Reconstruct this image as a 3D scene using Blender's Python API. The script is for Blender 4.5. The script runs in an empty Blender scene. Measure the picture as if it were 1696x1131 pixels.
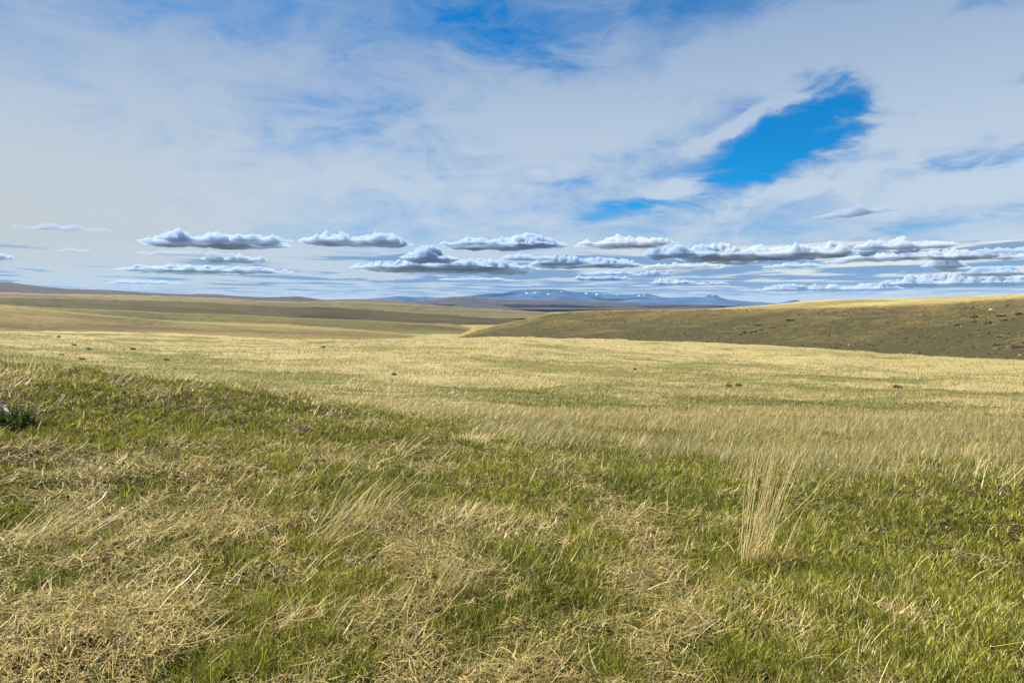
import bpy, math, random
import numpy as np
from mathutils import Vector
R = math.radians
random.seed(4); rng = np.random.default_rng(7)
scene = bpy.context.scene
col = scene.collection

# ------------------------------------------------------------------ camera, sky, sun, exposure
EYE = 1.7; F = 1131.0; PITCH = math.atan(60.5/F)
cam = bpy.data.objects.new('camera', bpy.data.cameras.new('camera')); col.objects.link(cam)
cam.data.sensor_width = 36; cam.data.lens = 24.0
cam.data.clip_start = .05; cam.data.clip_end = 300000
cam.location = (0, 0, EYE); cam.rotation_euler = (R(90)-PITCH, 0, 0)
scene.camera = cam

SUN_AZ, SUN_EL = R(-66), R(47)          # azimuth from the view direction (+Y), negative = left
sd = Vector((math.sin(SUN_AZ)*math.cos(SUN_EL), math.cos(SUN_AZ)*math.cos(SUN_EL), math.sin(SUN_EL)))
sl = bpy.data.lights.new('sun', 'SUN'); sl.energy = 5.0; sl.angle = R(.5); sl.color = (1, .91, .74)
sun = bpy.data.objects.new('sun', sl); col.objects.link(sun); sun.rotation_euler = (-sd).to_track_quat('-Z', 'Y').to_euler()
sun.location = (0, 0, 60)
scene.view_settings.view_transform = 'Standard'; scene.view_settings.look = 'None'
scene.view_settings.exposure = 1.14; scene.view_settings.gamma = 1
scene.render.engine = 'CYCLES'
cy = scene.cycles
cy.max_bounces = 8; cy.diffuse_bounces = 3; cy.glossy_bounces = 2; cy.transmission_bounces = 3
cy.transparent_max_bounces = 8; cy.volume_bounces = 4

def px(c, r):
    """pixel of the photograph -> azimuth, tangent of elevation"""
    dx = np.asarray(c, float)-848; dy = 565.5-np.asarray(r, float)
    y = F*math.cos(PITCH)+dy*math.sin(PITCH); z = -F*math.sin(PITCH)+dy*math.cos(PITCH)
    return np.arctan2(dx, y), z/np.hypot(dx, y)

class NT:
    """small helper for node trees"""
    def __init__(s, t): s.t = t; s.n = t.nodes; s.l = t.links
    def new(s, k, **kw):
        n = s.n.new(k)
        for a, v in kw.items(): setattr(n, a, v)
        return n
    def put(s, sock, v):
        if isinstance(v, bpy.types.NodeSocket): s.l.new(v, sock)
        elif v is not None: sock.default_value = v
    def m(s, op, a, b=None, c=None, clamp=False):
        n = s.new('ShaderNodeMath', operation=op, use_clamp=clamp)
        for i, v in enumerate((a, b, c)):
            if v is not None: s.put(n.inputs[i], v)
        return n.outputs[0]
    def mix(s, f, a, b):
        n = s.new('ShaderNodeMix', data_type='RGBA')
        s.put(n.inputs[0], f); s.put(n.inputs[6], a); s.put(n.inputs[7], b); return n.outputs[2]
    def noise(s, vec, scale, detail=4, rough=.55, dist=0, dim='3D'):
        n = s.new('ShaderNodeTexNoise', noise_dimensions=dim)
        s.put(n.inputs['Vector'], vec); n.inputs['Scale'].default_value = scale
        n.inputs['Detail'].default_value = detail; n.inputs['Roughness'].default_value = rough
        n.inputs['Distortion'].default_value = dist
        return n.outputs['Fac'], n.outputs['Color']
    def ramp(s, f, lo, hi, a=0., b=1.):
        n = s.new('ShaderNodeMapRange', clamp=True, interpolation_type='SMOOTHSTEP'); s.put(n.inputs[0], f)
        n.inputs[1].default_value = lo; n.inputs[2].default_value = hi
        n.inputs[3].default_value = a; n.inputs[4].default_value = b; return n.outputs[0]
    def xyz(s, x, y, z):
        n = s.new('ShaderNodeCombineXYZ'); s.put(n.inputs[0], x); s.put(n.inputs[1], y); s.put(n.inputs[2], z); return n.outputs[0]
    def vm(s, op, a, b):
        n = s.new('ShaderNodeVectorMath', operation=op); s.put(n.inputs[0], a); s.put(n.inputs[1], b); return n.outputs[0]

def rgba(*c): return (c[0], c[1], c[2], 1)

# ------------------------------------------------------------------ world: sky with high thin cloud
w = bpy.data.worlds.new('World'); scene.world = w; w.use_nodes = True
T = NT(w.node_tree); T.n.clear()
sky = T.new('ShaderNodeTexSky', sky_type='NISHITA'); sky.sun_disc = False
sky.sun_elevation = SUN_EL; sky.sun_rotation = SUN_AZ
sky.air_density = 1.0; sky.dust_density = .4; sky.ozone_density = 3.0; sky.altitude = 1200
tc = T.new('ShaderNodeTexCoord')
sp = T.new('ShaderNodeSeparateXYZ'); T.put(sp.inputs[0], tc.outputs['Generated'])
X, Y, Z = sp.outputs
az = T.m('ARCTAN2', X, Y)
hy = T.m('SQRT', T.m('ADD', T.m('MULTIPLY', X, X), T.m('MULTIPLY', Y, Y)))
te = T.m('DIVIDE', Z, T.m('MAXIMUM', hy, .02))
# plane at cirrus height, so streaks foreshorten towards the horizon
zz = T.m('ADD', T.m('MAXIMUM', Z, 0.), .10)
P = T.xyz(T.m('DIVIDE', X, zz), T.m('DIVIDE', Y, zz), 0.0)
A = T.xyz(az, te, 0.0)
mp = T.new('ShaderNodeMapping'); T.put(mp.inputs[0], A)
mp.inputs['Rotation'].default_value = (0, 0, R(-24)); mp.inputs['Scale'].default_value = (1.5, 3.6, 1); mp.inputs['Location'].default_value = (.7, .2, 0)
n1, c1 = T.noise(mp.outputs[0], 1.5, 10, .60, .5)
n2, c2 = T.noise(P, 3.4, 8, .62, .6)
n3, _ = T.noise(P, .45, 3, .5)
A = T.xyz(az, te, 0.0)
wf, wc = T.noise(A, 3.4, 5, .56, .6)
ws = T.new('ShaderNodeSeparateXYZ'); T.put(ws.inputs[0], wc)
uu = T.m('ADD', az, T.m('MULTIPLY', T.m('SUBTRACT', ws.outputs[0], .5), .24))
vv = T.m('ADD', te, T.m('MULTIPLY', T.m('SUBTRACT', ws.outputs[1], .5), .13))
def blobs(lst):
    tot = None
    for c, r, rx, ry, rot, st in lst:
        a0, t0 = px(c, r); a0 = float(a0); t0 = float(t0); rx /= F; ry /= F; ct, sn = math.cos(R(rot)), math.sin(R(rot))
        du = T.m('SUBTRACT', uu, a0); dv = T.m('SUBTRACT', vv, t0)
        p = T.m('DIVIDE', T.m('ADD', T.m('MULTIPLY', du, ct), T.m('MULTIPLY', dv, sn)), rx)
        q = T.m('DIVIDE', T.m('SUBTRACT', T.m('MULTIPLY', dv, ct), T.m('MULTIPLY', du, sn)), ry)
        d = T.m('ADD', T.m('MULTIPLY', p, p), T.m('MULTIPLY', q, q))
        g = T.m('MULTIPLY', T.m('EXPONENT', T.m('MULTIPLY', d, -1.1)), st)
        tot = g if tot is None else T.m('ADD', tot, g)
    return tot
holes = blobs([(1255,268,105,26,18,1.2),(1345,190,62,36,30,1.05),(1310,235,60,30,30,.5),(1035,336,75,13,14,.75),(800,25,130,50,-20,.75),(1290,235,210,95,25,.22),
    (1610,262,120,18,10,.42),(1560,45,190,26,12,.16),(1450,95,100,14,20,.1),(1090,15,90,22,0,.3),(330,10,420,55,0,.12),
    (1510,382,130,12,6,.25),(560,190,190,60,-25,.12),(1540,170,150,40,15,.3),(950,90,80,30,30,.22),(900,300,90,20,10,.2)])
thick = blobs([(1560,110,170,55,12,.7),(1480,30,120,40,20,.5),(1400,60,120,40,20,.5),(1600,200,160,45,10,.35),(1250,70,120,50,10,.3),(150,120,260,120,0,.12),(850,200,120,80,0,.15),(1380,300,160,22,6,.3),(1000,200,170,80,10,.35),(1225,214,80,11,20,.75),(1110,305,60,18,10,.4),(1660,300,150,30,8,.3),(1180,90,120,40,20,.2),(650,290,200,60,0,.2),
    (100,330,260,120,0,.25),(300,130,380,110,0,.22),(1500,210,110,22,12,.22),(750,160,120,60,0,.12)])
n4, _ = T.noise(mp.outputs[0], 5.0, 9, .66, .8)
den = T.m('ADD', T.m('ADD', T.m('MULTIPLY', n1, .62), T.m('MULTIPLY', n2, .22)), T.m('ADD', T.m('MULTIPLY', n3, .12), T.m('MULTIPLY', n4, .74)))
den = T.m('ADD', den, -.15)
holes = T.m('MULTIPLY', holes, T.ramp(T.m('ADD', T.m('MULTIPLY', n2, .5), T.m('MULTIPLY', n4, .5)), .34, .60, 1.2, .35))
den = T.m('SUBTRACT', T.m('ADD', den, thick), holes)
# thin high cloud thickens towards the horizon
den = T.m('ADD', den, T.ramp(te, 0, .30, .26, 0.))
cov = T.ramp(den, .10, 1.02)
# forward scattering: cloud is warmer and a little greyer near the sun on the left
left = T.ramp(az, R(-44), R(-4), 1, 0)
low = T.ramp(te, .0, .34, 1, 0)
lf = T.m('MULTIPLY', T.m('MULTIPLY', left, low), .7)
cir = T.mix(T.ramp(den, .42, 1.05), rgba(.25, .43, .76), rgba(.64, .76, .90))
cir = T.mix(T.ramp(te, .10, .46, 0, .72), cir, rgba(.22, .38, .66))
cir = T.mix(lf, cir, rgba(.66, .66, .58))
cir = T.mix(T.ramp(te, .0, .10, .8, 0), cir, rgba(.70, .83, .90))
# the far bank of flat cumulus: a broken layer seen edge-on; bases grey, sunlit flanks above them
def bank(k, off=0.):
    d = T.m('DIVIDE', 1., T.m('ADD', T.m('MULTIPLY', T.m('MAXIMUM', te, 0.), k), .0035))
    q = T.xyz(T.m('MULTIPLY', T.m('SINE', az), d), T.m('MULTIPLY', T.m('COSINE', az), d), 0.)
    mpp = T.new('ShaderNodeMapping'); T.put(mpp.inputs[0], q); mpp.inputs['Scale'].default_value = (.40, .27, 1); mpp.inputs['Location'].default_value = (3.3, 1.7, off)
    a1, _ = T.noise(mpp.outputs[0], 1., 7, .56, .25); return a1
band = T.m('MULTIPLY', T.ramp(te, .066, .10, 1, 0), T.ramp(te, .004, .016, .0, 1))
side = T.ramp(az, R(-38), R(6), .10, 0)
thr = T.m('ADD', T.m('MULTIPLY', T.m('SUBTRACT', 1., band), .35), side)
b0 = T.ramp(T.m('SUBTRACT', bank(1.), thr), .42, .52); b1 = T.ramp(T.m('SUBTRACT', bank(.84), thr), .42, .49)
fade = T.ramp(te, .0, .03, .5, 1)
warm = T.ramp(az, R(-5), R(30), 0, 1)
white = T.mix(warm, rgba(.66, .74, .80), rgba(1.0, .98, .88)); dark = rgba(.25, .42, .68)
bk = T.mix(b0, white, dark)
alpha = T.m('MULTIPLY', T.m('MAXIMUM', b0, T.m('MULTIPLY', b1, .9)), fade)
cir = T.mix(alpha, cir, bk); cov = T.m('MAXIMUM', cov, alpha)
bg1 = T.new('ShaderNodeBackground'); bg1.inputs[1].default_value = .060
hs = T.new('ShaderNodeHueSaturation'); hs.inputs['Saturation'].default_value = 1.75; T.put(hs.inputs['Color'], sky.outputs[0])
T.put(bg1.inputs[0], hs.outputs[0])
bg2 = T.new('ShaderNodeBackground'); T.put(bg2.inputs[0], cir); bg2.inputs[1].default_value = .39
ms = T.new('ShaderNodeMixShader'); T.put(ms.inputs[0], cov); T.l.new(bg1.outputs[0], ms.inputs[1]); T.l.new(bg2.outputs[0], ms.inputs[2])
wo = T.new('ShaderNodeOutputWorld'); T.l.new(ms.outputs[0], wo.inputs[0])

# ------------------------------------------------------------------ numpy noise
def _h(ix, iy, s):
    n = (ix.astype(np.int64)*374761393+iy.astype(np.int64)*668265263+s*974634777) & 0xffffffff
    n = ((n ^ (n >> 13))*1274126177) & 0xffffffff
    n = (n ^ (n >> 16)) & 0xffff
    return n/65535.0
def vnoise(x, y, s=0):
    x = np.asarray(x, float); y = np.asarray(y, float)
    ix = np.floor(x); iy = np.floor(y); fx = x-ix; fy = y-iy
    fx = fx*fx*fx*(fx*(fx*6-15)+10); fy = fy*fy*fy*(fy*(fy*6-15)+10)
    a = _h(ix, iy, s); b = _h(ix+1, iy, s); c = _h(ix, iy+1, s); d = _h(ix+1, iy+1, s)
    return (a*(1-fx)+b*fx)*(1-fy)+(c*(1-fx)+d*fx)*fy
def fbm(x, y, s=0, o=4, g=.5):
    t = 0; a = 1; n = 0
    for i in range(o):
        t = t+a*vnoise(x*2**i+17.3*i, y*2**i-9.1*i, s+i); n += a; a *= g
    return t/n
def sst(a, b, x):
    t = np.clip((x-a)/(b-a), 0, 1); return t*t*(3-2*t)
def pl(pts, c):
    p = np.array(pts, float); return np.interp(c, p[:, 0], p[:, 1])

# ------------------------------------------------------------------ object helpers
def tag(o, label=None, cat=None, group=None, kind=None):
    if label: o['label'] = label
    if cat: o['category'] = cat
    if group: o['group'] = group
    if kind: o['kind'] = kind
    return o
def mesh_np(name, V, Q, mat, attrs=None, smooth=True, parent=None):
    me = bpy.data.meshes.new(name)
    V = np.ascontiguousarray(V, np.float32).reshape(-1, 3); Q = np.ascontiguousarray(Q, np.int32); k = Q.shape[1]
    me.vertices.add(len(V)); me.vertices.foreach_set('co', V.ravel())
    me.loops.add(Q.size); me.loops.foreach_set('vertex_index', Q.ravel())
    me.polygons.add(len(Q)); me.polygons.foreach_set('loop_start', np.arange(0, Q.size, k, dtype=np.int32))
    if smooth: me.polygons.foreach_set('use_smooth', np.ones(len(Q), bool))
    for an, (ty, dom, d) in (attrs or {}).items():
        a = me.attributes.new(an, ty, dom)
        a.data.foreach_set('color' if ty == 'FLOAT_COLOR' else 'value', np.ascontiguousarray(d, np.float32).ravel())
    me.update(calc_edges=True); me.validate()
    me.materials.append(mat)
    o = bpy.data.objects.new(name, me); col.objects.link(o)
    if parent: o.parent = parent
    return o
def grid_faces(nu, nv, wrap=False):
    i = np.arange(nu if wrap else nu-1)[:, None]; j = np.arange(nv-1)[None, :]
    i2 = (i+1) % nu
    q = np.stack([i*nv+j, i2*nv+j, i2*nv+j+1, i*nv+j+1], -1).reshape(-1, 4)
    return q
def empty(name, loc):
    o = bpy.data.objects.new(name, None); col.objects.link(o); o.location = loc; o.empty_display_size = .1; return o

# ------------------------------------------------------------------ terrain table (azimuth x range)
GA = np.unique(np.concatenate([np.arange(-180, -56, 3.), np.arange(-56, 56.01, .2), np.arange(57, 180, 3.), [180.]]))
NR = 900; LR0, LR1 = math.log(.3), math.log(41000.); GL = np.linspace(LR0, LR1, NR); GR = np.exp(GL)
PX2C = lambda a: 848+F*np.tan(np.clip(a, R(-62), R(62)))
def row2z(c, r, dist): return EYE+px(c, r)[1]*dist
HB = [(-400,546),(0,549.5),(177,551),(295,554),(383,558),(457,562.5),(560,563.5),(700,560),(800,559),(850,559.4),(1027,561),(1145,568),(1350,578.5),(1460,586),(1565,591.5),(1696,597),(2100,612)]
HR = [(-400,470),(0,450),(700,420),(1027,380),(1350,300),(1696,250),(2100,220)]
FC = [(-400,545),(0,558.5),(126,566),(206,570),(295,572),(413,572),(509,570),(627,566),(700,564),(804,563.5),(863,564),(907,568),(938,573),(1027,581.5),(1115,588),(1174,593),(1250,602),(1355,609),(1487,618.6),(1592,624),(1696,626.5),(2100,636)]
FR = [(-400,260),(0,260),(800,270),(907,250),(1027,210),(1250,160),(1487,140),(1696,130),(2100,125)]
BR = [(-400,588),(0,610),(150,620),(300,638),(424,655),(560,676),(700,700),(848,728),(1000,752),(1272,790),(1696,830),(2100,850)]
BD = [(-400,14.5),(0,14),(300,13.5),(560,13),(700,12.5),(848,11.5),(1272,9.5),(1696,8.5),(2100,8.5)]
def profile(c):
    k = [(0.3, 0.), (3., 0.)]
    k.append((7., float(pl([(-400,.2),(0,.1),(424,-.02),(848,-.16),(1272,-.34),(1696,-.42),(2100,-.45)], c))))
    bd = float(pl(BD, c)); k.append((bd, float(row2z(c, pl(BR, c), bd))))
    k.append((bd*1.65, float(row2z(c, pl([(-400,640),(0,646),(300,662),(424,672),(560,684),(700,694),(848,698),(1000,710),(1272,735),(1696,757),(2100,775)], c), bd*1.65))))
    k.append((45., float(row2z(c, pl([(-400,640),(0,642),(424,655),(700,662),(848,667),(1272,677),(1696,692),(2100,700)], c), 45.))))
    k.append((85., float(row2z(c, pl([(-400,605),(0,612),(424,622),(848,625),(1272,640),(1696,652),(2100,660)], c), 85.))))
    fr = float(pl(FR, c)); k.append((fr, float(row2z(c, pl(FC, c), fr))))
    k.append((fr*1.18, float(row2z(c, pl(FC, c)+pl([(0,5),(700,6),(1027,12),(1696,26)], c), fr*1.18))))
    hr = float(pl(HR, c)); k.append((hr, float(row2z(c, pl(HB, c), hr))))
    k.append((hr*1.15, float(row2z(c, pl(HB, c)+2, hr*1.15))))
    for d, r in ((760, 556), (1300, 546), (2600, 535), (5200, 526), (10500, 519), (22000, 513.5), (41000, 511.)):
        k.append((float(d), float(EYE+px(848, r)[1]*d)))
    return k
def pchip(xk, yk, x):
    h = np.diff(xk); d = np.diff(yk)/h; m = np.zeros(len(xk)); m[0] = d[0]; m[-1] = d[-1]
    for i in range(1, len(xk)-1):
        if d[i-1]*d[i] > 0:
            w1 = 2*h[i]+h[i-1]; w2 = h[i]+2*h[i-1]; m[i] = (w1+w2)/(w1/d[i-1]+w2/d[i])
    i = np.clip(np.searchsorted(xk, x)-1, 0, len(xk)-2); t = (x-xk[i])/h[i]
    return (2*t**3-3*t**2+1)*yk[i]+(t**3-2*t**2+t)*h[i]*m[i]+(-2*t**3+3*t**2)*yk[i+1]+(t**3-t**2)*h[i]*m[i+1]
TAB = np.zeros((len(GA), NR))
for i, a in enumerate(GA):
    aa = np.clip(a, -58, 58)
    k = profile(float(PX2C(R(aa))))
    TAB[i] = pchip(np.array([q[0] for q in k]), np.array([q[1] for q in k]), GR)
ga, gr = np.meshgrid(np.radians(GA), GR, indexing='ij')
gx, gy = gr*np.sin(ga), gr*np.cos(ga)
TAB += (fbm(gx*.9, gy*.9, 3, 4)-.5)*.16*sst(1.5, 3, gr)*(1-sst(40, 90, gr))
TAB += (fbm(gx/9, gy/9, 5, 4)-.5)*np.clip((gr-12)/60, 0, 1)*1.2*(1-sst(500, 900, gr))
TAB += (fbm(gx/55, gy/55, 6, 4)-.5)*np.clip((gr-60)/300, 0, 1)*2.2*(1-sst(2000, 4000, gr))
TAB += (fbm(gx/1500, gy/1500, 8, 4)-.5)*np.clip((gr-2500)/6000, 0, 1)*36*(1-sst(20000, 40000, gr))
def gz(x, y):
    a = np.degrees(np.arctan2(x, y)); l = np.log(np.maximum(np.hypot(x, y), .31))
    i = np.clip(np.searchsorted(GA, a)-1, 0, len(GA)-2); fa = (a-GA[i])/(GA[i+1]-GA[i])
    u = np.clip((l-LR0)/(LR1-LR0)*(NR-1), 0, NR-1.001); j = u.astype(int); fu = u-j
    return (TAB[i, j]*(1-fu)+TAB[i, j+1]*fu)*(1-fa)+(TAB[i+1, j]*(1-fu)+TAB[i+1, j+1]*fu)*fa
def hit(c, r, lo=1.5, hi=600.):
    """where the sight line of a photo pixel meets the ground table"""
    a, t = px(c, r); rr = np.exp(np.linspace(math.log(lo), math.log(hi), 3000))
    xs, ys = rr*math.sin(a), rr*math.cos(a); g = gz(xs, ys); zr = EYE+t*rr
    k = np.argmax(g >= zr)
    return float(xs[k]), float(ys[k]), float(g[k])

# ------------------------------------------------------------------ vegetation masks (real patches of straw and of green)
SB = [(300,900,.42,.5),(110,960,.4,.2),(700,905,.45,1.1),(1165,915,.16,1.2),(1000,850,.22,.9),(1060,960,.2,1.),(960,795,.25,.9),(620,1060,.35,.5),
      (230,1050,.4,.4),(60,1100,.4,2.),(120,755,.5,.9),(330,805,.5,.5),(1000,800,.2,.6),(1120,1060,.25,.7),(1320,940,.2,.9),(1480,1060,.25,.8),(1600,1100,.2,.5),
      (760,800,.25,.7),(540,760,.4,.5),(1480,900,.2,.6),(1590,930,.2,.6),(850,1100,.3,.6),(1380,845,.25,.6),(480,960,.3,.7),(800,960,.3,.7),
      (400,760,.4,-.9),(870,870,.35,-.9),(1080,800,.3,-.9),(1160,830,.4,-.9),(1000,1080,.22,-.9),(900,960,.25,-.8),(1400,1060,.2,-.8),(1430,830,.35,-.9),
      (1610,980,.3,-.8),(700,740,.7,-.8),(840,790,.5,-.9),(150,700,.9,-.8),(300,690,.9,-.9),(480,700,.9,-.7),(1230,1040,.2,-.7),(1200,930,.12,-1.),(1350,990,.2,-.6),(60,840,.3,-.4),(1520,860,.3,-.7),(1640,890,.3,-.8),(1280,860,.25,-.6),(520,880,.2,-.5),(570,1000,.25,-.4)]
SB += [(930,770,.11,3.6),(960,792,.11,3.6),(985,815,.11,3.6),(1013,840,.11,3.6),(1040,865,.11,3.6),(1058,890,.11,3.6),(1075,915,.11,3.6),(1095,943,.11,3.6),(1112,970,.11,3.6),(1150,1040,.11,3.6)]
SBW = [(hit(c, r)[:2], s*1.15, st) for c, r, s, st in SB]
def strawmask(x, y):
    m = fbm(x*1.3+3, y*1.3, 21, 3)*1.5-1.16+.42*np.clip((.3-x)/2.5,-1,1) + (fbm(x*4.2, y*4.2, 25, 3)-.5)*2.6
    for (bx, by), s, st in SBW: m = m+st*.5*np.exp(-(((x-bx)/s)**2+((y-by)/(s*1.5))**2))
    return sst(-.85, .9, m)            # 1 = straw mat, 0 = fresh green
BRA = np.array([float(pl(BD, PX2C(R(float(np.clip(a, -58, 58)))))) for a in GA])
def brink(x, y): return np.interp(np.degrees(np.arctan2(x, y)), GA, BRA)
def tanmask(x, y):
    """1 = tall pale dry grass, 0 = short green"""
    r = np.hypot(x, y)
    m = fbm(x/20+y/60, y/16, 133, 4)*2.0+fbm(x/3.2, y/2.2, 35, 3)*.9-.84
    m = m+.28*sst(60, 200, r)-.45*sst(55, 90, r)*(1-sst(-90, -5, x))*sst(.35, .6, fbm(x/40, y/25, 39, 3)+.12)
    return np.clip(m, 0, 1)

# ------------------------------------------------------------------ materials
def newmat(name):
    m = bpy.data.materials.new(name); m.use_nodes = True; t = NT(m.node_tree); t.n.clear()
    out = t.new('ShaderNodeOutputMaterial'); return m, t, out
def surf(t, out, colour, rough=.9, bump=None, bdist=.1, spec=.15):
    b = t.new('ShaderNodeBsdfPrincipled'); t.put(b.inputs['Base Color'], colour); t.put(b.inputs['Roughness'], rough)
    b.inputs['Specular IOR Level'].default_value = spec
    if bump is not None:
        bn = t.new('ShaderNodeBump'); bn.inputs['Strength'].default_value = 1.; bn.inputs['Distance'].default_value = bdist
        t.put(bn.inputs['Height'], bump); t.l.new(bn.outputs[0], b.inputs['Normal'])
    t.l.new(b.outputs[0], out.inputs[0]); return b
def blade_mat(name, transl=.35):
    m, t, out = newmat(name)
    at = t.new('ShaderNodeAttribute', attribute_name='tint')
    d = t.new('ShaderNodeBsdfDiffuse'); t.put(d.inputs[0], at.outputs['Color'])
    tr = t.new('ShaderNodeBsdfTranslucent'); t.put(tr.inputs[0], at.outputs['Color'])
    g = t.new('ShaderNodeBsdfGlossy'); g.inputs['Roughness'].default_value = .45; g.inputs[0].default_value = (.9, .9, .85, 1)
    m1 = t.new('ShaderNodeMixShader'); m1.inputs[0].default_value = transl; t.l.new(d.outputs[0], m1.inputs[1]); t.l.new(tr.outputs[0], m1.inputs[2])
    m2 = t.new('ShaderNodeMixShader'); m2.inputs[0].default_value = .035; t.l.new(m1.outputs[0], m2.inputs[1]); t.l.new(g.outputs[0], m2.inputs[2])
    t.l.new(m2.outputs[0], out.inputs[0]); return m
M_BLADE = blade_mat('grass_blades')

TAN = (.43, .35, .165); OLIVE = (.135, .14, .040); GREEN = (.10, .145, .026); BROWN = (.17, .115, .055)
def land(name, cols, scales, bump=.5, stretch=1., crest=.8, foot=None):
    """open grassland seen from afar: three plant covers in patches at several sizes"""
    m, t, out = newmat(name)
    g = t.new('ShaderNodeNewGeometry'); pos = g.outputs['Position']
    mpn = t.new('ShaderNodeMapping'); t.put(mpn.inputs[0], pos); mpn.inputs['Scale'].default_value = (1/stretch, 1, 2)
    p = mpn.outputs[0]
    a, _ = t.noise(p, 1/scales[0], 5, .6, .6); b, _ = t.noise(p, 1/scales[1], 6, .65, .4); c, _ = t.noise(pos, 1/scales[2], 4, .7)
    f = t.ramp(t.m('ADD', t.m('MULTIPLY', a, .55), t.m('ADD', t.m('MULTIPLY', b, .30), t.m('MULTIPLY', c, .22))), .43, .64)
    f2 = t.ramp(t.m('ADD', t.m('MULTIPLY', b, .6), t.m('MULTIPLY', c, .45)), .50, .64)
    f3 = t.ramp(c, .35, .7, .72, 1.2)
    ris = t.new('ShaderNodeAttribute', attribute_name='rise').outputs['Fac']
    cre = t.ramp(t.m('ADD', ris, t.m('MULTIPLY', t.m('SUBTRACT', b, .5), .25)), .90, 1.0, 0, crest)
    cc = t.mix(f, rgba(*cols[0]), rgba(*cols[1])); cc = t.mix(f2, cc, rgba(*cols[2])); cc = t.mix(cre, cc, rgba(*cols[1]))
    if foot: cc = t.mix(t.m('MULTIPLY', t.ramp(ris, .05, .26, .55, 0), t.ramp(a, .34, .50)), cc, rgba(*foot))
    v = t.new('ShaderNodeVectorMath', operation='SCALE'); t.put(v.inputs[0], cc); t.put(v.inputs['Scale'], f3)
    surf(t, out, v.outputs[0], .95, c, bump); return m

# ------------------------------------------------------------------ ground sheet
gm, t, out = newmat('meadow_soil')
g = t.new('ShaderNodeNewGeometry'); pos = g.outputs['Position']
at = t.new('ShaderNodeAttribute', attribute_name='dry'); dry = at.outputs['Fac']
ar = t.new('ShaderNodeAttribute', attribute_name='far'); far = ar.outputs['Fac']
ao = t.new('ShaderNodeAttribute', attribute_name='rust'); rust = ao.outputs['Fac']
fn, _ = t.noise(pos, 26, 5, .7); mn, _ = t.noise(pos, 1.1, 6, .7, .4); ln, _ = t.noise(pos, .10, 5, .65, .5); vn, _ = t.noise(pos, .012, 5, .6, .5)
near = t.mix(t.ramp(fn, .35, .7), rgba(.018, .014, .006), rgba(.12, .085, .035))  # soil colour deepened so gaps between blades read as black shadow
near = t.mix(t.m('MULTIPLY', t.ramp(fn, .5, .6), .5), near, rgba(.07, .10, .025))
df = t.ramp(t.m('ADD', t.m('MULTIPLY', dry, .8), t.m('ADD', t.m('MULTIPLY', t.m('SUBTRACT', mn, .5), .7), t.m('MULTIPLY', t.m('SUBTRACT', ln, .5), .8))), .12, .62)
fc = t.mix(df, rgba(.14, .135, .042), rgba(.30, .25, .115))
fc = t.mix(t.m('MULTIPLY', t.ramp(vn, .5, .66), .5), fc, rgba(.20, .17, .06))
fc = t.mix(rust, fc, rgba(.36, .17, .07))
cc = t.mix(far, near, fc)
surf(t, out, cc, .95, t.m('ADD', fn, t.m('MULTIPLY', mn, .6)), .05)
fi = lambda *s: None
dryv = tanmask(gx, gy); colv = PX2C(ga)
F_D = np.array([float(pl(FR, PX2C(R(float(np.clip(a, -58, 58)))))) for a in GA])[:, None]
crest = np.exp(-((np.log(gr/F_D))/.07)**2)
H_D = np.array([float(pl(HR, PX2C(R(float(np.clip(a, -58, 58)))))) for a in GA])[:, None]
crest2 = np.exp(-((np.log(gr/H_D))/.05)**2)
dryv = np.clip(dryv+crest*.7*fbm(gx/9, gy/9, 57, 3)*1.8*(1+.8*sst(930, 1100, colv))+crest2*.4, 0, 1)
farv = sst(1.0, 1.6, gr/brink(gx, gy))
rustv = np.exp(-((gr-H_D*1.18)/(H_D*.09))**2)*sst(.42, .58, fbm(gx/30, gy/18, 51, 3))*(1-sst(700, 830, colv))*.8
rustv = rustv+np.exp(-((np.log(gr/F_D)-.12)/.07)**2)*sst(1150, 1250, colv)*(1-sst(1550, 1650, colv))*.35*sst(.4, .6, fbm(gx/12, gy/8, 53, 3))
V = np.stack([gx, gy, TAB], -1).reshape(-1, 3)
ground = mesh_np('ground', V, grid_faces(len(GA), NR)[:, ::-1], gm, {'dry': ('FLOAT', 'POINT', dryv), 'far': ('FLOAT', 'POINT', farv), 'rust': ('FLOAT', 'POINT', np.clip(rustv, 0, 1))})
tag(ground, 'dry tan and green prairie ground rolling away to the hills', kind='structure')

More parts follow.
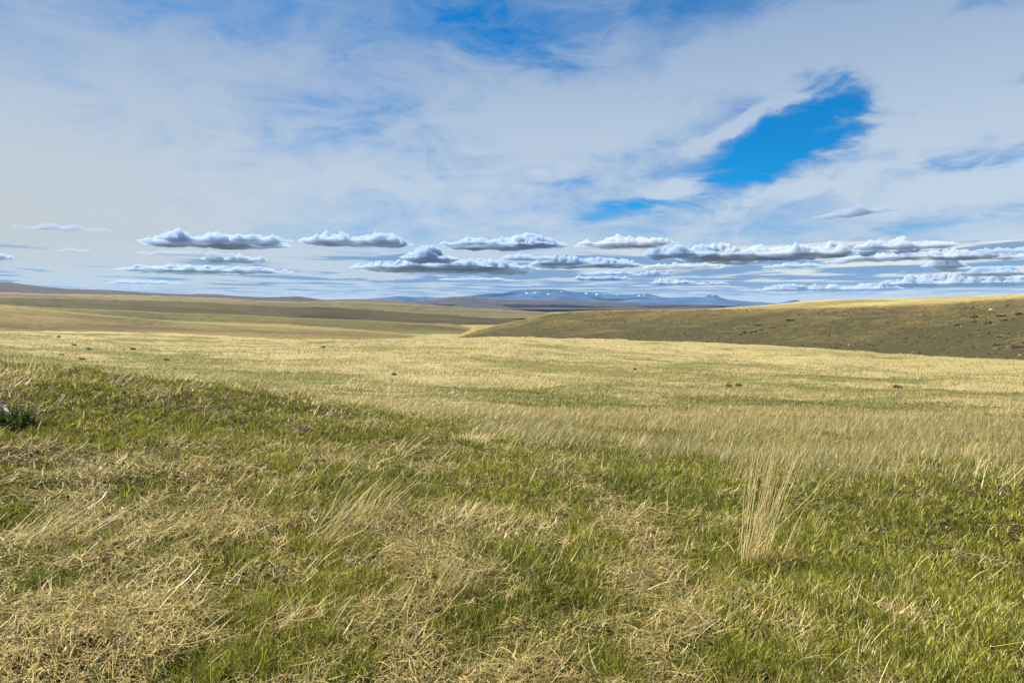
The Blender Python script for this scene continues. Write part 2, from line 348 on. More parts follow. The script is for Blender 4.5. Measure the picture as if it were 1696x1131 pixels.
# ------------------------------------------------------------------ ridges, hills and mountains
def ridge(name, label, crest, rc, base, rb, mat, c0, c1, dc=2.5, ns=40, amp=0., nscale=100., back=1.35, shape=1., jag=0., zb=None, snow=None, gully=0., seed=0):
    cs = np.arange(c0, c1+.1, dc); n = len(cs)
    s = np.concatenate([np.linspace(0, 1, ns), 1+np.linspace(.05, 1, 10)**1.2])
    cr = pl(crest, cs)-jag*(fbm(cs/9, cs*0, 71+seed, 4)-.5)*2; Rc = pl(rc, cs) if isinstance(rc, list) else np.full(n, float(rc))
    br = pl(base, cs); Rb = pl(rb, cs) if isinstance(rb, list) else np.full(n, float(rb))
    a, tcr = px(cs, cr); _, tb = px(cs, br); zc = EYE+tcr*Rc; zbb = EYE+tb*Rb
    S = s[None, :]; f = np.clip(S, 0, 1)
    Rr = Rb[:, None]*(1-f)+Rc[:, None]*f+np.clip(S-1, 0, 1)*(back-1)*Rc[:, None]
    zz = zbb[:, None]*(1-f**shape)+zc[:, None]*f**shape
    dz = (zc-zbb)[:, None]
    bk = np.clip(S-1, 0, 1); zz = zz-(np.abs(dz)*1.1+Rc[:, None]*.004)*bk**1.6
    kz = np.ones(31)/31; zp = np.pad(zc, 15, mode='edge'); zsm = np.convolve(zp, kz, 'valid')
    zz = zz-(zc-zsm)[:, None]*(f**shape-f**7)*(S <= 1)
    x = Rr*np.sin(a)[:, None]; y = Rr*np.cos(a)[:, None]
    env = np.sin(np.pi*np.clip(f, 0, 1))**.7*(S <= 1)
    zz = zz+amp*env*(fbm(x/nscale, y/nscale, 80+seed, 5)-.5)*2
    if gully: 
        gl = 1-np.abs(fbm(x/gully*.9+y/gully*.5, y/gully*.35, 90+seed, 4)*2-1)**.6
        zz = zz-gl*env*np.abs(dz)*.16
    Vv = np.stack([x, y, zz], -1)
    at = {}
    if snow is not None:
        C2 = np.repeat(cs[:, None], len(s), 1); rowp = cr[:, None]*f+br[:, None]*(1-f)
        m = np.zeros_like(C2)
        for c, r, rx, ry in snow: m = np.maximum(m, np.exp(-(((C2-c)/rx*1.7)**2+((rowp-r-.6)/ry*1.7)**2)))
        m = sst(.35, .55, m+(fbm(C2/2.5, rowp/1.0, 95, 3)-.5)*.8)
        at['snow'] = ('FLOAT', 'POINT', m)
    at['rise'] = ('FLOAT', 'POINT', np.repeat(np.clip(s, 0, 1.01)[None, :], n, 0))
    o = mesh_np(name, Vv, grid_faces(n, len(s))[:, ::-1], mat, at)
    tag(o, label, kind='structure'); return o

# right hill: sage slope, colour also darkened for cloud shadow, pale dry crest behind it
hm, t, out = newmat('shaded_sage_hillside')
g = t.new('ShaderNodeNewGeometry'); pos = g.outputs['Position']
a_, _ = t.noise(pos, 1/42, 5, .6, .8); b_, _ = t.noise(pos, 1/7, 6, .7, .5); c_, _ = t.noise(pos, 1/1.1, 4, .75); vo = t.new('ShaderNodeTexVoronoi'); vo.inputs['Scale'].default_value = .42; t.put(vo.inputs['Vector'], pos)
rs = t.new('ShaderNodeAttribute', attribute_name='rise'); rise = rs.outputs['Fac']
f = t.ramp(t.m('ADD', t.m('ADD', t.m('MULTIPLY', a_, .6), t.m('MULTIPLY', b_, .35)), t.m('MULTIPLY', rise, .16)), .50, .72)
cc = t.mix(f, rgba(.075, .067, .028), rgba(.20, .15, .055))
cc = t.mix(t.ramp(b_, .55, .68, 0, .55), cc, rgba(.12, .125, .035))
cc = t.mix(t.ramp(vo.outputs['Distance'], .15, .5, .75, 0), cc, rgba(.05, .05, .028))
cc = t.mix(t.ramp(c_, .48, .7, 0, .6), cc, rgba(.16, .13, .06))
cc = t.mix(t.ramp(t.m('ADD', rise, t.m('MULTIPLY', t.m('SUBTRACT', b_, .5), .12)), .955, 1.0, 0, .8), cc, rgba(.30, .24, .10))
v = t.new('ShaderNodeVectorMath', operation='SCALE'); t.put(v.inputs[0], cc); v.inputs['Scale'].default_value = .86
surf(t, out, v.outputs[0], .95, t.m('ADD', c_, t.m('MULTIPLY', b_, 1.5)), 1.0)
HC = [(735,568),(755,560),(775,553.5),(790,547.5),(810,542),(833,537),(862,530.5),(892,524),(909,519.5),(947,515.5),(1000,514),(1056,513.3),(1160,512),(1233,510.5),(1381,508.6),(1487,505),(1565,501),(1644,496),(1696,493),(2300,478)]
hill = ridge('hill', 'sage covered hillside rising on the right, coloured darker for cloud shadow', HC, [(775,540),(900,560),(1000,560),(1350,480),(1696,430),(2300,400)],
    [(c, r+4) for c, r in HB], [(c, r*1.0) for c, r in HR], hm, 736, 2300, 2., 90, amp=1.6, nscale=45, shape=.92, jag=.35, gully=90, seed=1)
M_CREST = land('dry_crest_grass', [(.20,.165,.06), (.44,.36,.16), (.16,.15,.05)], (110, 26, 3), .4, 1.6)
ridge('hill_crest', 'sunlit dry grass crest behind the dark hillside', [(1100,516),(1160,512.5),(1200,510),(1233,508),(1276,504.7),(1329,499.4),(1381,496.3),(1487,494),(1565,492),(1644,489),(1696,486.5),(2300,470)], 760,
    [(1100,535),(2300,530)], [(1100,600),(1400,520),(2300,470)], M_CREST, 1100, 2300, 2.5, 40, amp=1.0, nscale=70, jag=.5, seed=2)
# left ridges, near to far
M_L1 = land('ridge_dry_olive', [(.065,.060,.019), (.23,.18,.07), (.10,.07,.026)], (260, 50, 6.), .8, 1.6, .8, (.28, .14, .06))
M_L2 = land('ridge_olive', [(.05,.05,.016), (.16,.13,.047), (.055,.064,.016)], (420, 110, 14), 1., 1.5)
M_L3 = land('plateau_dark_olive', [(.018,.022,.007), (.085,.075,.026), (.045,.030,.014)], (800, 170, 30), 2., 2., .35)
M_L4 = land('far_green_hills', [(.055,.07,.022), (.21,.165,.075), (.085,.062,.035)], (1900, 600, 90), 3., 1.6)
M_L5 = land('far_brown_hills', [(.09,.065,.05), (.16,.115,.07), (.075,.06,.05)], (1200, 260, 50), 6., 1.5)
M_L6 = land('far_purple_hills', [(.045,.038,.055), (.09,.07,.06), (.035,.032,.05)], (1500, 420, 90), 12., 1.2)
ridge('ridge', 'near left grassy ridge with a pale crest', [(-600,480),(0,505),(60,510.5),(118,517),(206,525),(295,534),(383,538.5),(450,541),(560,547),(640,552),(700,557)], [(-600,950),(700,800)],
    [(-600,552),(0,552),(295,556),(457,565),(560,566),(700,562)], [(-600,560),(700,500)], M_L1, -600, 700, 3, 50, amp=1.5, nscale=90, jag=.5, seed=3, gully=140)
ridge('ridge', 'second left ridge of olive pasture', [(-600,490),(0,504.4),(118,510.8),(206,514),(280,518),(413,522),(500,527),(620,531.5),(700,537.5),(760,543),(800,549)], [(-600,1500),(800,1200)],
    [(-600,545),(0,545),(500,553),(700,557),(800,554)], [(-600,1000),(800,850)], M_L2, -600, 800, 3, 50, amp=2.5, nscale=120, jag=.5, seed=4, gully=200)
ridge('plateau', 'dark olive plateau crossing the left distance', [(-600,480),(0,493),(60,494),(250,497.5),(340,501),(400,505),(470,508),(540,509),(620,514),(700,519),(800,526),(860,531),(905,538)], 2900,
    [(-600,535),(905,545)], 1900, M_L3, -600, 905, 3, 50, amp=9, nscale=300, jag=.8, seed=5, gully=400)
ridge('hills', 'rolling green hills in the middle distance', [(-600,470),(0,484),(100,487),(200,488.5),(300,491),(350,493),(400,496),(450,499),(510,500.5),(560,500),(600,500.5),(650,503),(700,505.5),(780,509.5),(880,515.5),(930,519),(980,522),(1050,525)], 5600,
    [(-600,520),(1050,528)], 3500, M_L4, -600, 1050, 3, 60, amp=16, nscale=500, jag=.7, seed=6, gully=800)
ridge('hills', 'low brown hill before the distant mountain', [(500,500),(530,497),(570,495.2),(610,495.6),(650,497),(680,501),(720,505),(780,510)], 8600, [(500,508),(780,512)], 6500, M_L5, 500, 780, 2, 30, amp=12, nscale=500, jag=.5, seed=7)
ridge('hills', 'purple hills along the left skyline', [(-600,440),(0,467),(15,467),(45,471.5),(75,475),(110,478),(160,479.5),(200,481.5),(230,483.5),(280,486.3),(318,487.2),(326,486.6),(368,488),(400,490.8),(440,492.3),(480,491.2),(497,490.7),(518,494.3),(545,498)], 12500,
    [(-600,500),(545,503)], 9000, M_L6, -600, 545, 2.5, 40, amp=25, nscale=700, jag=.35, seed=8)
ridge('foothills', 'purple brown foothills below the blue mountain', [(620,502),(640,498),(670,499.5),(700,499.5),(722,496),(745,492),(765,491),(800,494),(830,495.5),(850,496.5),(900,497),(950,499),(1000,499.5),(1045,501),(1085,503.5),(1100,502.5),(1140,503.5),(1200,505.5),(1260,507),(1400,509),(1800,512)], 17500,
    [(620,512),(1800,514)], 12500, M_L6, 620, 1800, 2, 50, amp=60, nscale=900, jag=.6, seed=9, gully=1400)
mm, t, out = newmat('hazed_forest_mountain')
g = t.new('ShaderNodeNewGeometry'); pos = g.outputs['Position']
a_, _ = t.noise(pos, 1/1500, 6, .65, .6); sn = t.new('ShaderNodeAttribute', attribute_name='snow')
cc = t.mix(t.ramp(a_, .4, .62), rgba(.012, .045, .11), rgba(.05, .10, .19))  # forest colour tinted blue to carry the haze of distance
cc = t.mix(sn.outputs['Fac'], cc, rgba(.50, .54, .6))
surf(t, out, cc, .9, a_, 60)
SN = [(872,483,4,1.2),(885,484,5,1.4),(908,487,4,1.6),(893,482.5,3,.8),(970,485.5,5,1),(988,487,4,1.8),(1001,486.5,3,.8),(1058,488.5,3,2),(1066,487.5,3,1),(1022,488,3,.8),(930,481,4,.8),(1085,492,3,.8)]
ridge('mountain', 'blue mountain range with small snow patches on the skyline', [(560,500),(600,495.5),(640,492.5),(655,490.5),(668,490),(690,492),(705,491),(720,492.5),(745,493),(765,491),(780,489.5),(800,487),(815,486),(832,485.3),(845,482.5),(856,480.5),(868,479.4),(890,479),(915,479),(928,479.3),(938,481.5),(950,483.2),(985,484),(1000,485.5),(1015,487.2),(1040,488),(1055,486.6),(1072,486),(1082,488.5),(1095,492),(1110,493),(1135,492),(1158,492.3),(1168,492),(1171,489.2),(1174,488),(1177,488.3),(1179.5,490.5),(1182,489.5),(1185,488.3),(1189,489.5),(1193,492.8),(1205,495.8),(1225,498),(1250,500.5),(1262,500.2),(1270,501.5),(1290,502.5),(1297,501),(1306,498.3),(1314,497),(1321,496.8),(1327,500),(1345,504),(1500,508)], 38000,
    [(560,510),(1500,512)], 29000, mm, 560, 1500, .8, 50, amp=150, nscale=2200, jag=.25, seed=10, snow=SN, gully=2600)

# ------------------------------------------------------------------ grass blades
def blades(p, az, L, wd, phi0, kap, K, tint, face=None, taper=.15, bow=None):
    n = len(p); f = face if face is not None else az+math.pi/2
    side = np.stack([np.sin(f), np.cos(f), np.zeros(n)], -1)
    dx = np.stack([np.sin(az), np.cos(az), np.zeros(n)], -1)
    V = np.zeros((n, K+1, 2, 3), np.float32); c = p.copy()
    for k in range(K+1):
        s = k/K; hw = (wd*.5*(1-(1-taper)*s**1.5))[:, None]
        off = side*hw; V[:, k, 0] = c-off; V[:, k, 1] = c+off
        ph = phi0+kap*(s+.5/K); st = (L/K)[:, None]
        c = c+st*(dx*np.sin(ph)[:, None]+np.array([0, 0, 1.])*np.cos(ph)[:, None])
        if bow is not None: c = c+side*(bow*L/K*(s-.3))[:, None]
    b = (np.arange(n)*(K+1)*2)[:, None]; kk = np.arange(K)[None, :]*2
    Q = np.stack([b+kk, b+kk+1, b+kk+3, b+kk+2], -1).reshape(-1, 4)
    tt = np.repeat(np.concatenate([tint, np.ones((n, 1))], 1), K, 0)
    return V.reshape(-1, 3), Q, tt
def join(parts):
    Vs, Qs, Ts, o = [], [], [], 0
    for v, q, tt in parts: Vs.append(v); Qs.append(q+o); Ts.append(tt); o += len(v)
    return np.concatenate(Vs), np.concatenate(Qs), np.concatenate(Ts)
def grassobj(name, parts, label, parent=None, origin=None):
    v, q, tt = join(parts)
    if origin is not None: v = v-np.array(origin)
    o = mesh_np(name, v, q, M_BLADE, {'tint': ('FLOAT_COLOR', 'FACE', tt)}, smooth=False, parent=parent)
    return o
def lerp_tint(a, b, f): return np.array(a)[None]*(1-f[:, None])+np.array(b)[None]*f[:, None]
U = rng.uniform
def polar(n, r0, r1, pw, amax=45):
    """ranges with density r**(1-pw) dr"""
    e = 2-pw; r = (r0**e+U(0, 1, n)*(r1**e-r0**e))**(1/e) if abs(e) > 1e-6 else r0*(r1/r0)**U(0, 1, n)
    a = U(-66, 66, n); k = (np.abs(a) < amax) | (r < 8.5); r, a = r[k], np.radians(a[k])
    return r*np.sin(a), r*np.cos(a)
WIND = R(70)     # stalks lean to the right and a little away

def green_tints(n, x, y):
    f = np.clip(U(0, 1, n)*.75+fbm(x*.7, y*.7, 61, 3)*.5-.1, 0, 1)
    tt = lerp_tint((.075, .11, .008), (.46, .43, .06), f**1.35)
    return tt*U(.75, 1.25, (n, 1))
def straw_tints(n):
    f = U(0, 1, n); tt = lerp_tint((.22, .16, .04), (.90, .75, .33), f**1.3)
    g = U(0, 1, n) < .16; tt[g] = lerp_tint((.20, .15, .09), (.40, .25, .12), U(0, 1, g.sum()))
    k = U(0, 1, n) < .18; tt[k] = lerp_tint((.26, .27, .10), (.45, .44, .18), U(0, 1, k.sum()))
    return tt
# a) fresh green tufts
def green_tufts(nt, r0, r1):
    x, y = polar(nt, r0, r1, 1.65); nt = len(x); s = strawmask(x, y)
    keep = U(0, 1, nt) < ((1-s)*1.0+.12)*sst(.22,.55,fbm(x*3.1,y*3.1,27,3)+.12); x, y, s = x[keep], y[keep], s[keep]; nt = len(x)
    rr = np.hypot(x, y); nb = np.clip(rng.poisson(11, nt), 4, 26); idx = np.repeat(np.arange(nt), nb); n = len(idx)
    th = U(0, 2*np.pi, n); rad = U(0, 1, n)**.7*.032*(rr[idx]/4)**.35
    bx = x[idx]+rad*np.sin(th); by = y[idx]+rad*np.cos(th)
    tl = (U(.6, 1.25, nt)*(1.1-.45*s))[idx]
    L = tl*U(.04, .105, n); az_ = th+rng.normal(0, .6, n); ph = np.abs(rng.normal(.32, .25, n)); kp = U(0, .9, n)
    tt = green_tints(n, bx, by)*U(.5, 1.25, nt)[idx][:, None]; wd = U(.004, .0075, n)*(rr[idx]/3.4)**.66
    p = np.stack([bx, by, gz(bx, by)-.008], -1)
    return blades(p, az_, L, wd, ph, kp, 3, tt, face=U(0, np.pi, n))
# b) matted straw lying on the ground
def straw_mat(n, r0, r1):
    x, y = polar(n, r0, r1, 1.65); n = len(x); s = strawmask(x, y); keep = U(0, 1, n) < s*.72+.30; x, y, s = x[keep], y[keep], s[keep]; n = len(x)
    rr = np.hypot(x, y)
    comb = fbm(x*.55, y*.55, 41, 2)*9.; az_ = comb+rng.normal(0, .75, n)+np.where(U(0, 1, n) < .3, U(0, 6.3, n), 0)
    L = U(.04, .21, n)*(.6+.6*s); ph = R(90)-np.abs(rng.normal(0, .26, n)); kp = rng.normal(.2, .95, n)
    z = gz(x, y)+U(.0, .045, n)*(.35+s)
    wd = U(.0026, .006, n)*np.where(U(0, 1, n) < .06, 1.9, 1.)*(rr/3.4)**.7
    tt = straw_tints(n)*(1-.32*U(0, 1, (n, 1)))
    return blades(np.stack([x, y, z], -1), az_, L, wd, ph, kp, 3, tt, face=None, bow=rng.normal(0, .5, n), taper=.3)
# c) arching dry stalks
def arch(n, r0, r1, lo=.14, hi=.40):
    x, y = polar(n, r0, r1, 1.6); n = len(x); s = strawmask(x, y); cl = fbm(x*1.7, y*1.7, 45, 3)
    keep = U(0, 1, n) < (sst(.42, .66, cl)*(.25+.75*s)+.03)*(1-.5*sst(-.3, 1.2, x)); x, y = x[keep], y[keep]; n = len(x); rr = np.hypot(x, y)
    az_ = WIND+rng.normal(0, .75, n); L = U(lo, hi, n); ph = np.clip(rng.normal(.85, .3, n), .1, 1.45); kp = U(-.1, 1.1, n)
    tt = straw_tints(n)*1.08; tt[:, 1] *= 1.02
    wd = U(.0022, .0045, n)*(rr/3.4)**.7
    return blades(np.stack([x, y, gz(x, y)-.01], -1), az_, L, wd, ph, kp, 4, tt, face=U(0, np.pi, n), bow=rng.normal(0, .08, n), taper=.25)
N_ = 1.0
gr1 = grassobj('green_grass', [green_tufts(int(86000*N_), 1.7, 22)], '')
tag(gr1, 'short fresh green grass sprouting through the foreground straw', 'grass', kind='stuff')
st1 = grassobj('straw', [straw_mat(int(375000*N_), 1.7, 20)], '')
tag(st1, 'matted tan straw lying over the foreground', 'straw', kind='stuff')
st2 = grassobj('dry_stalks', [arch(int(69000*N_), 1.7, 20, .10, .30)], '')
tag(st2, 'loose arching dry grass stalks across the foreground', 'grass', kind='stuff')

# d) the windblown meadow beyond the knoll
def meadow(n, tall):
    x, y = polar(n, 6.5, 430, 2.0, 44); n = len(x); r = np.hypot(x, y); b = brink(x, y)
    lft = sst(3, -4, x) if False else 1-sst(-6, 1, x)
    edge = sst(.80, 1.5, r/b-.30*lft+(fbm(x*.8, y*.8, 63, 3)-.5)*.7)
    m = tanmask(x, y); cl = fbm(x*.9+y*.3, y*1.2, 47, 3); fw = sst(18, 50, r); cl = cl*(1-fw)+fbm(x/3.5+y/8, y/5, 48, 4)*fw
    if tall: keep = U(0, 1, n) < edge*(m*.95+.05)*(.12+1.1*sst(.40, .62, cl))*(.62+.38*sst(14, 32, r))
    else: keep = U(0, 1, n) < edge*(1-.75*m)
    keep &= r < np.interp(np.degrees(np.arctan2(x, y)), GA, H_D[:, 0])*1.02
    x, y, m, r, cl = x[keep], y[keep], m[keep], r[keep], cl[keep]; n = len(x)
    if tall:
        az_ = WIND+rng.normal(0, .45, n)+(fbm(x/5, y/5, 49, 2)-.5)*1.0; L = U(.13, .38, n)*(.5+.8*cl)*(1+.55*sst(28, 90, r)); ph = np.clip(rng.normal(.50, .2, n), 0, 1.4); kp = U(.0, .7, n)
        f = U(0, 1, n); f = .5+(f-.5)*(1-.6*sst(25, 70, r)); tt = lerp_tint((.33, .275, .115), (.64, .54, .26), f)*(.85+.3*fbm(x/7, y/3, 65, 3)[:, None]); wd = U(.0045, .009, n)*(r/8)**.97
        k = U(0, 1, n) < .15; tt[k] = lerp_tint((.24, .27, .08), (.40, .38, .15), U(0, 1, k.sum()))
    else:
        az_ = U(0, 6.3, n); L = U(.07, .2, n); ph = np.abs(rng.normal(.4, .3, n)); kp = U(0, .6, n)
        f = np.clip(U(0, 1, n)*.6+m*.6, 0, 1); tt = lerp_tint((.12, .13, .022), (.42, .35, .115), f)*U(.8, 1.2, (n, 1)); wd = U(.006, .011, n)*(r/8)**1.0
    near_ = r < 60
    out = []
    for sel, K in ((near_, 3), (~near_, 1)):
        p = np.stack([x[sel], y[sel], gz(x[sel], y[sel])-.01], -1)
        out.append(blades(p, az_[sel], L[sel], wd[sel], ph[sel], kp[sel], K, tt[sel], face=U(-.7, .7, sel.sum())+R(90), taper=.25))
    return out
mt = grassobj('tall_dry_grass', meadow(int(700000*N_), True), '')
tag(mt, 'pale windblown dry grass covering the meadow beyond the knoll', 'grass', kind='stuff')
mg = grassobj('meadow_grass', meadow(int(430000*N_), False), '')
tag(mg, 'short olive green grass under the dry meadow stalks', 'grass', kind='stuff')

# e) separate clumps of tall dry grass, each a thing of its own
def clump(c, r, n, rad, lo, hi, lean, sp, label, tl=1., green=30, kap=(.0, .35), wind=R(85)):
    x0, y0, z0 = hit(c, r); e = empty('dry_grass_clump', (x0, y0, z0)); rr = math.hypot(x0, y0)
    tag(e, label, 'grass clump', 'tall clumps of dry grass in the foreground')
    th = U(0, 6.28, n); rd = U(0, 1, n)**.6*rad; x = x0+rd*np.sin(th)*1.3; y = y0+rd*np.cos(th)
    p = np.stack([x, y, gz(x, y)-.01], -1)
    L = U(lo, hi, n); az_ = wind+rng.normal(0, sp, n); ph = np.clip(rng.normal(lean, .12, n), 0, 1.3)
    f = U(0, 1, n); tt = lerp_tint((.46, .36, .16), (.80, .66, .36), f)*tl
    stalks = blades(p, az_, L, U(.0022, .0042, n)*(rr/3.6)**.6, ph, U(kap[0], kap[1], n), 5, tt, face=U(0, 3.14, n), bow=rng.normal(0, .06, n), taper=.35)
    mb = max(6, n//3); th = U(0, 6.28, mb); rd = U(0, 1, mb)**.5*rad*1.6; x = x0+rd*np.sin(th); y = y0+rd*np.cos(th)
    p = np.stack([x, y, gz(x, y)], -1)
    grassobj('dry_stalks', [stalks, blades(p, th+rng.normal(0, .6, mb), U(.25, .6, mb)*hi, U(.003, .0055, mb)*(rr/3.6)**.6, U(.5, 1.3, mb), U(.2, 1.4, mb), 5, straw_tints(mb), face=U(0, 3.14, mb), bow=rng.normal(0, .3, mb), taper=.3)], '', e, (x0, y0, z0))
    if green:
        m = green; th = U(0, 6.28, m); rd = U(0, 1, m)**.6*rad*1.3; x = x0+rd*np.sin(th); y = y0+rd*np.cos(th)
        p = np.stack([x, y, gz(x, y)-.01], -1)
        grassobj('green_blades', [blades(p, th, U(.08, .16, m), U(.004, .007, m)*(rr/3.6)**.6, np.abs(rng.normal(.25, .2, m)), U(0, .5, m), 3, green_tints(m, x, y)*.85, face=U(0, 3.14, m))], '', e, (x0, y0, z0))
clump(1243, 940, 80, .085, .62, 1.08, .20, .45, 'tallest golden dry grass clump, standing upright right of centre', 1.08, 120, (.0, .22))
clump(1300, 930, 12, .05, .25, .50, .26, .5, 'few thin pale stalks just right of the tallest dry clump', 1., 40)
clump(1345, 890, 12, .06, .18, .32, .35, .5, 'short sparse clump of stiff pale stalks right of the tallest clump', 1., 40)
clump(1228, 800, 40, .3, .25, .42, .3, .4, 'pale dry clump at the meadow edge behind the tallest clump', 1., 0)
clump(585, 860, 62, .26, .30, .58, .62, .35, 'golden dry clump blown over to the right, left of centre', 1., 60, (.0, .5), R(65))
clump(530, 905, 34, .15, .25, .5, .7, .45, 'thin leaning dry stalks at the foot of the blown over clump', 1., 30, (.0, .5), R(60))
clump(740, 985, 60, .12, .15, .34, .45, .6, 'bushy straw clump with upright stalks at the lower middle', .95, 60)
clump(660, 760, 14, .12, .4, .62, .85, .3, 'few long stalks bending over the green rise left of centre', 1., 0, (.1, .5), R(60))
clump(60, 900, 80, .22, .3, .6, 1.0, .3, 'long tan stalks swept to the right at the left edge', 1., 60, (-.3, .3), R(62))
clump(60, 1075, 90, .13, .10, .28, .8, 1.6, 'curled bleached straw clump in the lower left corner', 1.1, 0, (.5, 2.4))
clump(1490, 990, 9, .08, .15, .30, .15, .8, 'few short upright stalks in the green at lower right', 1., 30)
clump(1625, 800, 45, .45, .22, .4, .55, .4, 'dense pale tussock leaning right near the right edge', 1., 0)
clump(50, 625, 14, .22, .3, .6, .2, .7, 'thin stalks standing on the brow at the left edge', .9, 10)
clump(1040, 745, 60, .3, .25, .42, .5, .4, 'pale tussock at the meadow edge right of centre', 1., 0)

# ------------------------------------------------------------------ rocks
from mathutils import noise as mn_
def rockmesh(name, sx, sy, sz, seed, mat, sub=4, rough=.32, parent=None, sink=.25):
    import bmesh
    bm = bmesh.new(); bmesh.ops.create_icosphere(bm, subdivisions=sub, radius=1)
    rs = random.Random(seed); cuts = [(Vector((rs.uniform(-1, 1), rs.uniform(-1, 1), rs.uniform(-.6, 1))).normalized(), rs.uniform(.62, .9)) for _ in range(9)]
    off = Vector((seed*3.1, seed*1.7, 0))
    for v in bm.verts:
        p = v.co.copy()
        for n, d in cuts:
            k = p.dot(n)-d
            if k > 0: p -= n*k*.92
        p += p.normalized()*(mn_.fractal(v.co*1.6+off, 1., 2., 5)*rough*.45)
        v.co = Vector((p.x*sx, p.y*sy, (p.z+1-2*sink)*sz*.5))
    me = bpy.data.meshes.new(name); bm.to_mesh(me); bm.free(); me.materials.append(mat)
    o = bpy.data.objects.new(name, me); col.objects.link(o)
    if parent: o.parent = parent
    return o
def rockmat(name, a, b, lich=None, sc=3.):
    m, t, out = newmat(name); tcx = t.new('ShaderNodeTexCoord'); p = tcx.outputs['Object']
    n1, _ = t.noise(p, sc, 6, .7, .3); n2, _ = t.noise(p, sc*5, 4, .7)
    c = t.mix(t.ramp(n1, .38, .62), rgba(*a), rgba(*b))
    if lich: c = t.mix(t.ramp(n2, .56, .62, 0, .8), c, rgba(*lich))
    surf(t, out, c, .9, t.m('ADD', n1, t.m('MULTIPLY', n2, .4)), .06/sc); return m
RM_PALE = rockmat('pale_weathered_rock', (.34, .28, .20), (.60, .52, .40), (.42, .28, .12), 9.)
RM_DARK = rockmat('dark_basalt', (.035, .028, .024), (.11, .085, .065), (.16, .14, .10), .6)
RM_RUST = rockmat('rusty_rock', (.09, .045, .03), (.17, .10, .06), None, .5)
RM_LIGHT = rockmat('pale_outcrop_rock', (.30, .27, .22), (.45, .41, .34), None, .6)
x0, y0, z0 = hit(-8, 690)
rk = rockmesh('rock', .30, .22, .30, 12, RM_PALE, 5, .35); rk.location = (x0-.19, y0, z0+.02); rk.rotation_euler = (.1, R(12), .3)
tag(rk, 'pale weathered rock half out of frame at the left edge', 'rock')
# deep shade under the rock: a clump of dark-tinted blades, added with the brush
bpy.context.view_layer.update()
def surfhit(ob, c, r):
    a, tt = px(c, r); d = Vector((math.sin(a), math.cos(a), float(tt))).normalized()
    ok, loc, nrm, _ = ob.ray_cast(Vector((0, 0, EYE)), d)
    return loc if ok else None
# outcrops on the hillside: (col, row, width px, height px, material)
OUT = [
 (1613,523.5,9,6,'r','rusty red boulder, the most prominent outcrop on the right hillside'),
 (1641,512.5,6,3,'p','small bright pale stone above the rusty boulder on the hillside'),
 (1637,533.5,9,4,'d','dark ledge just right of and below the rusty boulder'),
 (1614,532,7,3,'d','low dark stone directly below the rusty boulder'),
 (1660,522,15,2.5,'d','long thin dark ledge near the right edge, above the brown stones'),
 (1662,529,10,4,'b','brown slab below the long thin ledge near the right edge'),
 (1686,519,9,4,'d','dark bushy outcrop near the right edge high on the hillside'),
 (1587,536.5,13,2,'d','thin dark ledge left of the rusty boulder'),
 (1684,573,13,5,'d','black mouthed ledge low on the hillside at the right edge'),
 (1654,570,11,3,'d','dark ledge low on the hillside left of the black mouthed one'),
 (1651,577,10,3,'b','pale capped low ledge at the hill foot near the right edge'),
 (1658,556,12,2.5,'b','flat brown stones midway down the hillside at the right'),
 (1309,529.5,15,2.6,'d','row of black stones by itself, upper part of the hillside'),
 (1257,538,11,2.6,'d','short dark ledge at the top of the left outcrop group'),
 (1250,548.5,7,3.2,'d','black overhung ledge in the middle of the left outcrop group'),
 (1262,545.5,9,2.2,'d','dark ledge trailing right from the overhung ledge'),
 (1233,550,8,4,'b','broken brown rock at the left end of the left outcrop group'),
 (1243,551,6,2,'d','small dark stone under the left outcrop group'),
 (1282,542,7,2.2,'d','small dark ledge right of the left outcrop group'),
 (1227,553.5,5,2.5,'d','lowest dark stone of the left outcrop group'),
 (1600,510,4,2,'d','small lone dark stone high up, left of the pale stone'),
 (1573,534,5,2,'b','small brown stone at the far left of the thin dark ledge'),
]
RM_B = rockmat('brown_rock', (.09, .065, .045), (.26, .21, .15), None, .5)
for i, (c, r, wp, hp, k, lb) in enumerate(OUT):
    L0 = surfhit(hill, c, r+hp*.5)
    if L0 is None: continue
    d = math.hypot(L0.x, L0.y); m = {'r': RM_RUST, 'p': RM_LIGHT, 'd': RM_DARK, 'b': RM_B}[k]
    o = rockmesh('rock_outcrop', wp*d/F*.5, wp*d/F*.35, hp*d/F, 30+i, m, 4, .75, sink=.2)
    o.location = L0; o.rotation_euler = (0, R(random.uniform(-4, 4)), -math.atan2(L0.x, L0.y)+random.uniform(-.3, .3))
    tag(o, lb, 'rock', 'rock outcrops on the right hillside')

# ------------------------------------------------------------------ sagebrush speckling the hillside
hv_ = np.zeros(len(hill.data.vertices)*3, np.float32); hill.data.vertices.foreach_get('co', hv_); hv_ = hv_.reshape(-1, 100, 3)[:, :88]
ns_ = 7000; ii = rng.integers(0, hv_.shape[0]-1, ns_); jj = rng.integers(0, 86, ns_); fa, fb_ = U(0, 1, (ns_, 1)), U(0, 1, (ns_, 1))
sp_ = (hv_[ii, jj]*(1-fa)+hv_[ii+1, jj]*fa)*(1-fb_)+(hv_[ii, jj+1]*(1-fa)+hv_[ii+1, jj+1]*fa)*fb_
rise_ = (jj+fb_[:, 0])/89
dn = fbm(sp_[:, 0]/26, sp_[:, 1]/26, 401, 4)-rise_*.12; kp_ = (U(0, 1, ns_) < sst(.36, .60, dn)*.85+.08) & (np.abs(np.degrees(np.arctan2(sp_[:, 0], sp_[:, 1]))) < 46)
sp_ = sp_[kp_]; n = len(sp_); sz = U(.25, 1.0, n)**1.5+.2; idx = np.repeat(np.arange(n), 5); m = len(idx); th = U(0, 6.28, m)
